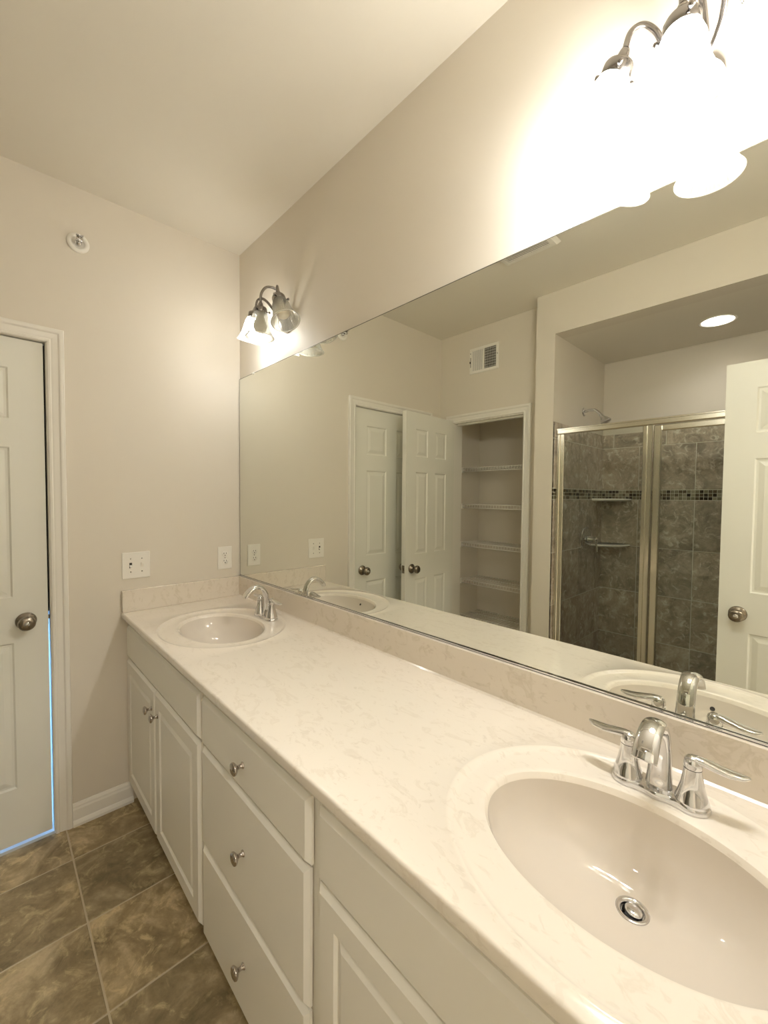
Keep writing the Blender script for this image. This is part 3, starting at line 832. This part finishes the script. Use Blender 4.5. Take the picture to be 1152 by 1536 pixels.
# ------------------------------------------------------------------ closet wire shelves
SHZ = (1.690, 1.374, 1.040, .716, .398)
SHL = ('topmost white wire shelf in the linen closet', 'second white wire shelf from the top in the linen closet', 'middle white wire shelf in the linen closet',
       'white wire shelf second from the bottom in the linen closet', 'lowest visible white wire shelf in the linen closet')
def wire_shelf(z, lab):
    r = empty('wire_shelf', (0.002, -2.296, z)); tag(r, lab, 'shelf', 'wire shelves in the linen closet')
    b = MB(); Lw = XS - .008; dp = .262; rw = .0022
    for y in (.004, .130, dp): b.tube([(0.002, y, 0), (Lw, y, 0)], .0038, 8)
    b.tube([(0.002, dp + .002, -.028), (Lw, dp + .002, -.030)], .0042, 8)
    n = 34
    for k in range(n):
        x = .010 + k * (Lw - .018) / (n - 1)
        b.tube([(x, .003, .0032), (x, dp, .0032), (x, dp + .0045, -.001), (x, dp + .0045, -.030)], rw, 6)
    b.build('wire_deck', WIRE, r)
    for x in (0.0, Lw):
        q = MB(); q.box((x - .001, dp - .018, -.038), (x + .012 if x == 0 else x + .003, dp + .012, .008), bev=.002); q.build('end_bracket', WIRE, r)
    return r
for z, l in zip(SHZ, SHL): wire_shelf(z, l)

# ------------------------------------------------------------------ shower tile surround
TOP = 1.918; BAND0, BAND1 = 1.4287, 1.4980; ST = .335
def tile_wall(name, origin, u, n, x0, x1, joint, strip_joint):
    """u: horizontal direction (coordinate value = dot), n: normal off the wall"""
    u = Vector(u); n = Vector(n); O = Vector(origin)
    b = MB(); g = .0042
    def t(xa, xb, za, zb, mi, th=.009, bev=.0008):
        if xb - xa < .006 or zb - za < .006: return
        bb = MB(); bb.box((xa, 0, za), (xb, th, zb), bev=bev)
        vs = [O + u * p[0] + n * p[1] + Vector((0, 0, p[2])) for p in bb.v]; b.add(vs, bb.f, mi)
    t(x0, x1, 0.0, TOP - .001, 1, .0070, 0)
    def row(za, zb, off):
        k0 = math.floor((x0 - off) / ST) - 1; k = k0
        while off + k * ST < x1:
            xa, xb = max(x0, off + k * ST + g / 2), min(x1, off + (k + 1) * ST - g / 2)
            t(xa, xb, za + g / 2, zb - g / 2, 0); k += 1
    zz = BAND0
    while zz > 0.02:
        row(max(zz - ST - .006 if zz == BAND0 else zz - ST, .005), zz, joint); zz = zz - ST - (.006 if zz == BAND0 else 0)
    row(BAND1, 1.8130, joint); row(1.8130, TOP, strip_joint)
    s = .0233; k = 0; x = x0 + .001
    while x < x1 - .004:
        for j in range(3):
            r_ = random.random(); mi = 2 if r_ < .22 else 3 if r_ < .5 else 4 if r_ < .82 else 5
            za = BAND0 + .0010 + j * .0228
            t(x, min(x + s - .0022, x1), za, za + .0206, mi, .0085, .0006)
        x += s
    return struct(b.build(name, [STILE, GROUT] + MOS))
tile_wall('wall_tile_back', (0, YB + .0001, 0), (1, 0, 0), (0, 1, 0), XT + .009, XR - .009, 1.2652, 1.0925)
tile_wall('wall_tile_left', (XT - .0001, 0, 0), (0, 1, 0), (1, 0, 0), YB + .001, YS - .002, -2.345, -2.45 + .14)
tile_wall('wall_tile_right', (XR + .0001, 0, 0), (0, 1, 0), (-1, 0, 0), YB + .001, YS - .002, -2.345, -2.45 + .14)
b = MB(); b.box((XT + .009, YS - .11, 0), (XR - .009, YS + .005, .095), bev=.006); struct(b.build('trim_7', PORC))
b = MB(); b.box((XT + .009, YB + .01, 0), (XR - .009, YS - .11, .035), bev=.004); struct(b.build('floor_shower', PORC))

# corner soap shelves
for z, lab in ((1.428, 'upper white quarter-round soap shelf under the mosaic band'), (1.092, 'lower white quarter-round soap shelf in the shower corner')):
    r = empty('corner_soap_shelf', (XT + .009, YB + .009, z)); tag(r, lab, 'shelf', 'corner soap shelves')
    b = MB(); n = 24; R1 = .205
    rings = []
    for sc, zz in ((.90, -.012), (.97, -.008), (1.0, 0), (.99, .006), (.955, .008), (.93, .004)):
        rings.append([(.0003, .0003, zz)] + [(.0003 + R1 * sc * cos(a), .0003 + R1 * sc * sin(a), zz) for a in [pi / 2 * k / n for k in range(n + 1)]])
    m = n + 2; vs = [v for q in rings for v in q]
    fs = [(i * m + k, i * m + (k + 1) % m, (i + 1) * m + (k + 1) % m, (i + 1) * m + k) for i in range(len(rings) - 1) for k in range(m)]
    fs += [tuple(range(m))[::-1], tuple((len(rings) - 1) * m + k for k in range(m))]
    b.add(vs, fs); b.build('shelf_tray', PORC, r, auto=40)

# ------------------------------------------------------------------ shower fittings
sh = empty('shower_spray_fixture', (XT, -2.075, 2.045)); tag(sh, 'chrome shower head on a bent arm high on the left shower wall', 'shower head')
b = MB(); b.lathe([(0, .0006), (.031, .0006), (.031, .003), (.024, .007), (.013, .010), (0, .011)], (0, 0, 0), (1, 0, 0), 36); b.build('flange', CHROME, sh)
b = MB(); b.tube(spline([(.004, 0, 0), (.040, 0, .006), (.075, 0, .002), (.100, 0, -.018), (.116, 0, -.038)], 8), .0095, 18); b.build('shower_arm', CHROME, sh)
b = MB(); b.lathe([(0, -.004), (.013, -.004), (.014, .006), (.012, .014), (.017, .024), (.026, .038), (.0345, .056), (.0355, .064), (.033, .068), (0, .0685)], (.114, 0, -.036), (.55, 0, -.83), 40); b.build('spray_head', CHROME, sh)
sv = empty('shower_valve', (XT + .009, -2.135, 1.143)); tag(sv, 'round chrome shower valve with lever on the tiled left wall', 'shower valve')
b = MB(); b.lathe([(0, .0003), (.088, .0003), (.088, .004), (.080, .009), (.060, .013), (.030, .016), (0, .017)], (0, 0, 0), (1, 0, 0), 56); b.build('escutcheon', CHROME, sv)
b = MB(); b.lathe([(0, .014), (.030, .014), (.027, .030), (.019, .050), (.017, .066), (.018, .074), (.014, .082), (0, .084)], (0, 0, 0), (1, 0, 0), 36)
b.tube(spline([(.068, 0, -.004), (.074, 0, -.030), (.080, .001, -.060), (.084, .002, -.085)], 6), lerp_list([.0095, .009, .0085, .006], 6), 18, up=(1, 0, 0), flat=lerp_list([.9, .7, .6, .6], 6)); b.build('lever_handle', CHROME, sv)

# ------------------------------------------------------------------ shower enclosure
se = empty('shower_enclosure', (0, 0, 0)); YE = YS - .042
tag(se, 'silver framed glass shower enclosure with fixed panel and hinged door', 'shower enclosure')
ZH0, ZH1 = 1.836, 1.872
b = MB(); b.box((XT + .009, YE - .016, ZH0), (XR - .009, YE + .016, ZH1), bev=.004); b.box((XT + .009, YE + .016, ZH1 - .010), (XR - .009, YE + .021, ZH1 - .002), bev=.001); b.build('header_rail', ALU, se)
b = MB(); b.box((XT + .009, YE - .014, .096), (XR - .009, YE + .014, .122), bev=.003); b.build('bottom_track', ALU, se)
b = MB(); b.box((XT + .0095, YE - .014, .122), (XT + .034, YE + .014, ZH0), bev=.003); b.box((XT + .034, YE - .006, .122), (XT + .055, YE + .007, ZH0), bev=.002); b.build('wall_jamb', ALU, se)
b = MB(); b.box((XR - .0095, YE - .014, .122), (XR - .034, YE + .014, ZH0), bev=.003); b.build('wall_jamb', ALU, se)
XM = 1.500
fp = empty('fixed_panel', (0, 0, 0)); fp.parent = se
b = MB(); b.box((XM, YE - .013, .122), (XM + .022, YE + .013, ZH0), bev=.003); b.box((XM + .022, YE - .010, .122), (XM + .047, YE + .016, ZH0), bev=.003); b.build('centre_stile', ALU, fp)
b = MB(); b.box((XT + .050, YE - .0025, .120), (XM + .004, YE + .0025, ZH0 + .004)); b.build('glass_pane', GLASS, fp)
dp_ = empty('door', (0, 0, 0)); dp_.parent = se
DX0, DX1 = XM + .052, XR - .037
b = MB(); b.box((DX0, YE - .011, .130), (DX0 + .036, YE + .013, ZH0 - .004), bev=.004); b.build('door_stile', ALU, dp_)
b = MB(); b.box((DX1 - .034, YE - .011, .130), (DX1, YE + .013, ZH0 - .004), bev=.004); b.build('door_stile', ALU, dp_)
b = MB(); b.box((DX0 + .036, YE - .010, ZH0 - .036), (DX1 - .034, YE + .012, ZH0 - .004), bev=.004); b.build('top_rail', ALU, dp_)
b = MB(); b.box((DX0 + .036, YE - .010, .130), (DX1 - .034, YE + .012, .160), bev=.004); b.build('bottom_rail', ALU, dp_)
b = MB(); b.box((DX0 + .032, YE - .0025, .156), (DX1 - .030, YE + .0025, ZH0 - .032)); b.build('glass_pane', GLASS, dp_)

# recessed shower lamp
rl = empty('recessed_light', (LCX, LCY, ZS)); tag(rl, 'round recessed downlight glowing in the shower ceiling', 'ceiling light')
b = MB(); b.lathe([(.088, -.0005), (.090, -.003), (.084, -.005), (.076, -.003), (.0745, .002), (.068, .030), (.066, .055)], (0, 0, 0), (0, 0, 1), 56); b.build('trim_ring', PLAST, rl)
b = MB(); b.lathe([(0, .056), (.066, .056)], (0, 0, 0), (0, 0, 1), 40, smooth=False); b.build('lamp_face', CANON, rl)

# added hall lamp, unseen behind the camera, to brighten cabinet fronts and floor
hl = empty('hall_fill_lamp', (LX + 1.0, -1.15, 2.5)); tag(hl, 'added unseen fill lamp, round and opal, in the hall behind the entry doorway', 'ceiling light')
b = MB(); b.lathe([(0, -.0005), (.150, -.0005), (.152, -.012), (.146, -.022), (0, -.022)], (0, 0, 0), (0, 0, 1), 48); b.build('fill_lamp_canopy', NICKEL, hl)
b = MB(); b.lathe([(0, -.095), (.050, -.090), (.095, -.074), (.128, -.050), (.140, -.0225)], (0, 0, 0), (0, 0, 1), 48); b.build('fill_lamp_shade', HALLFILLON, hl)
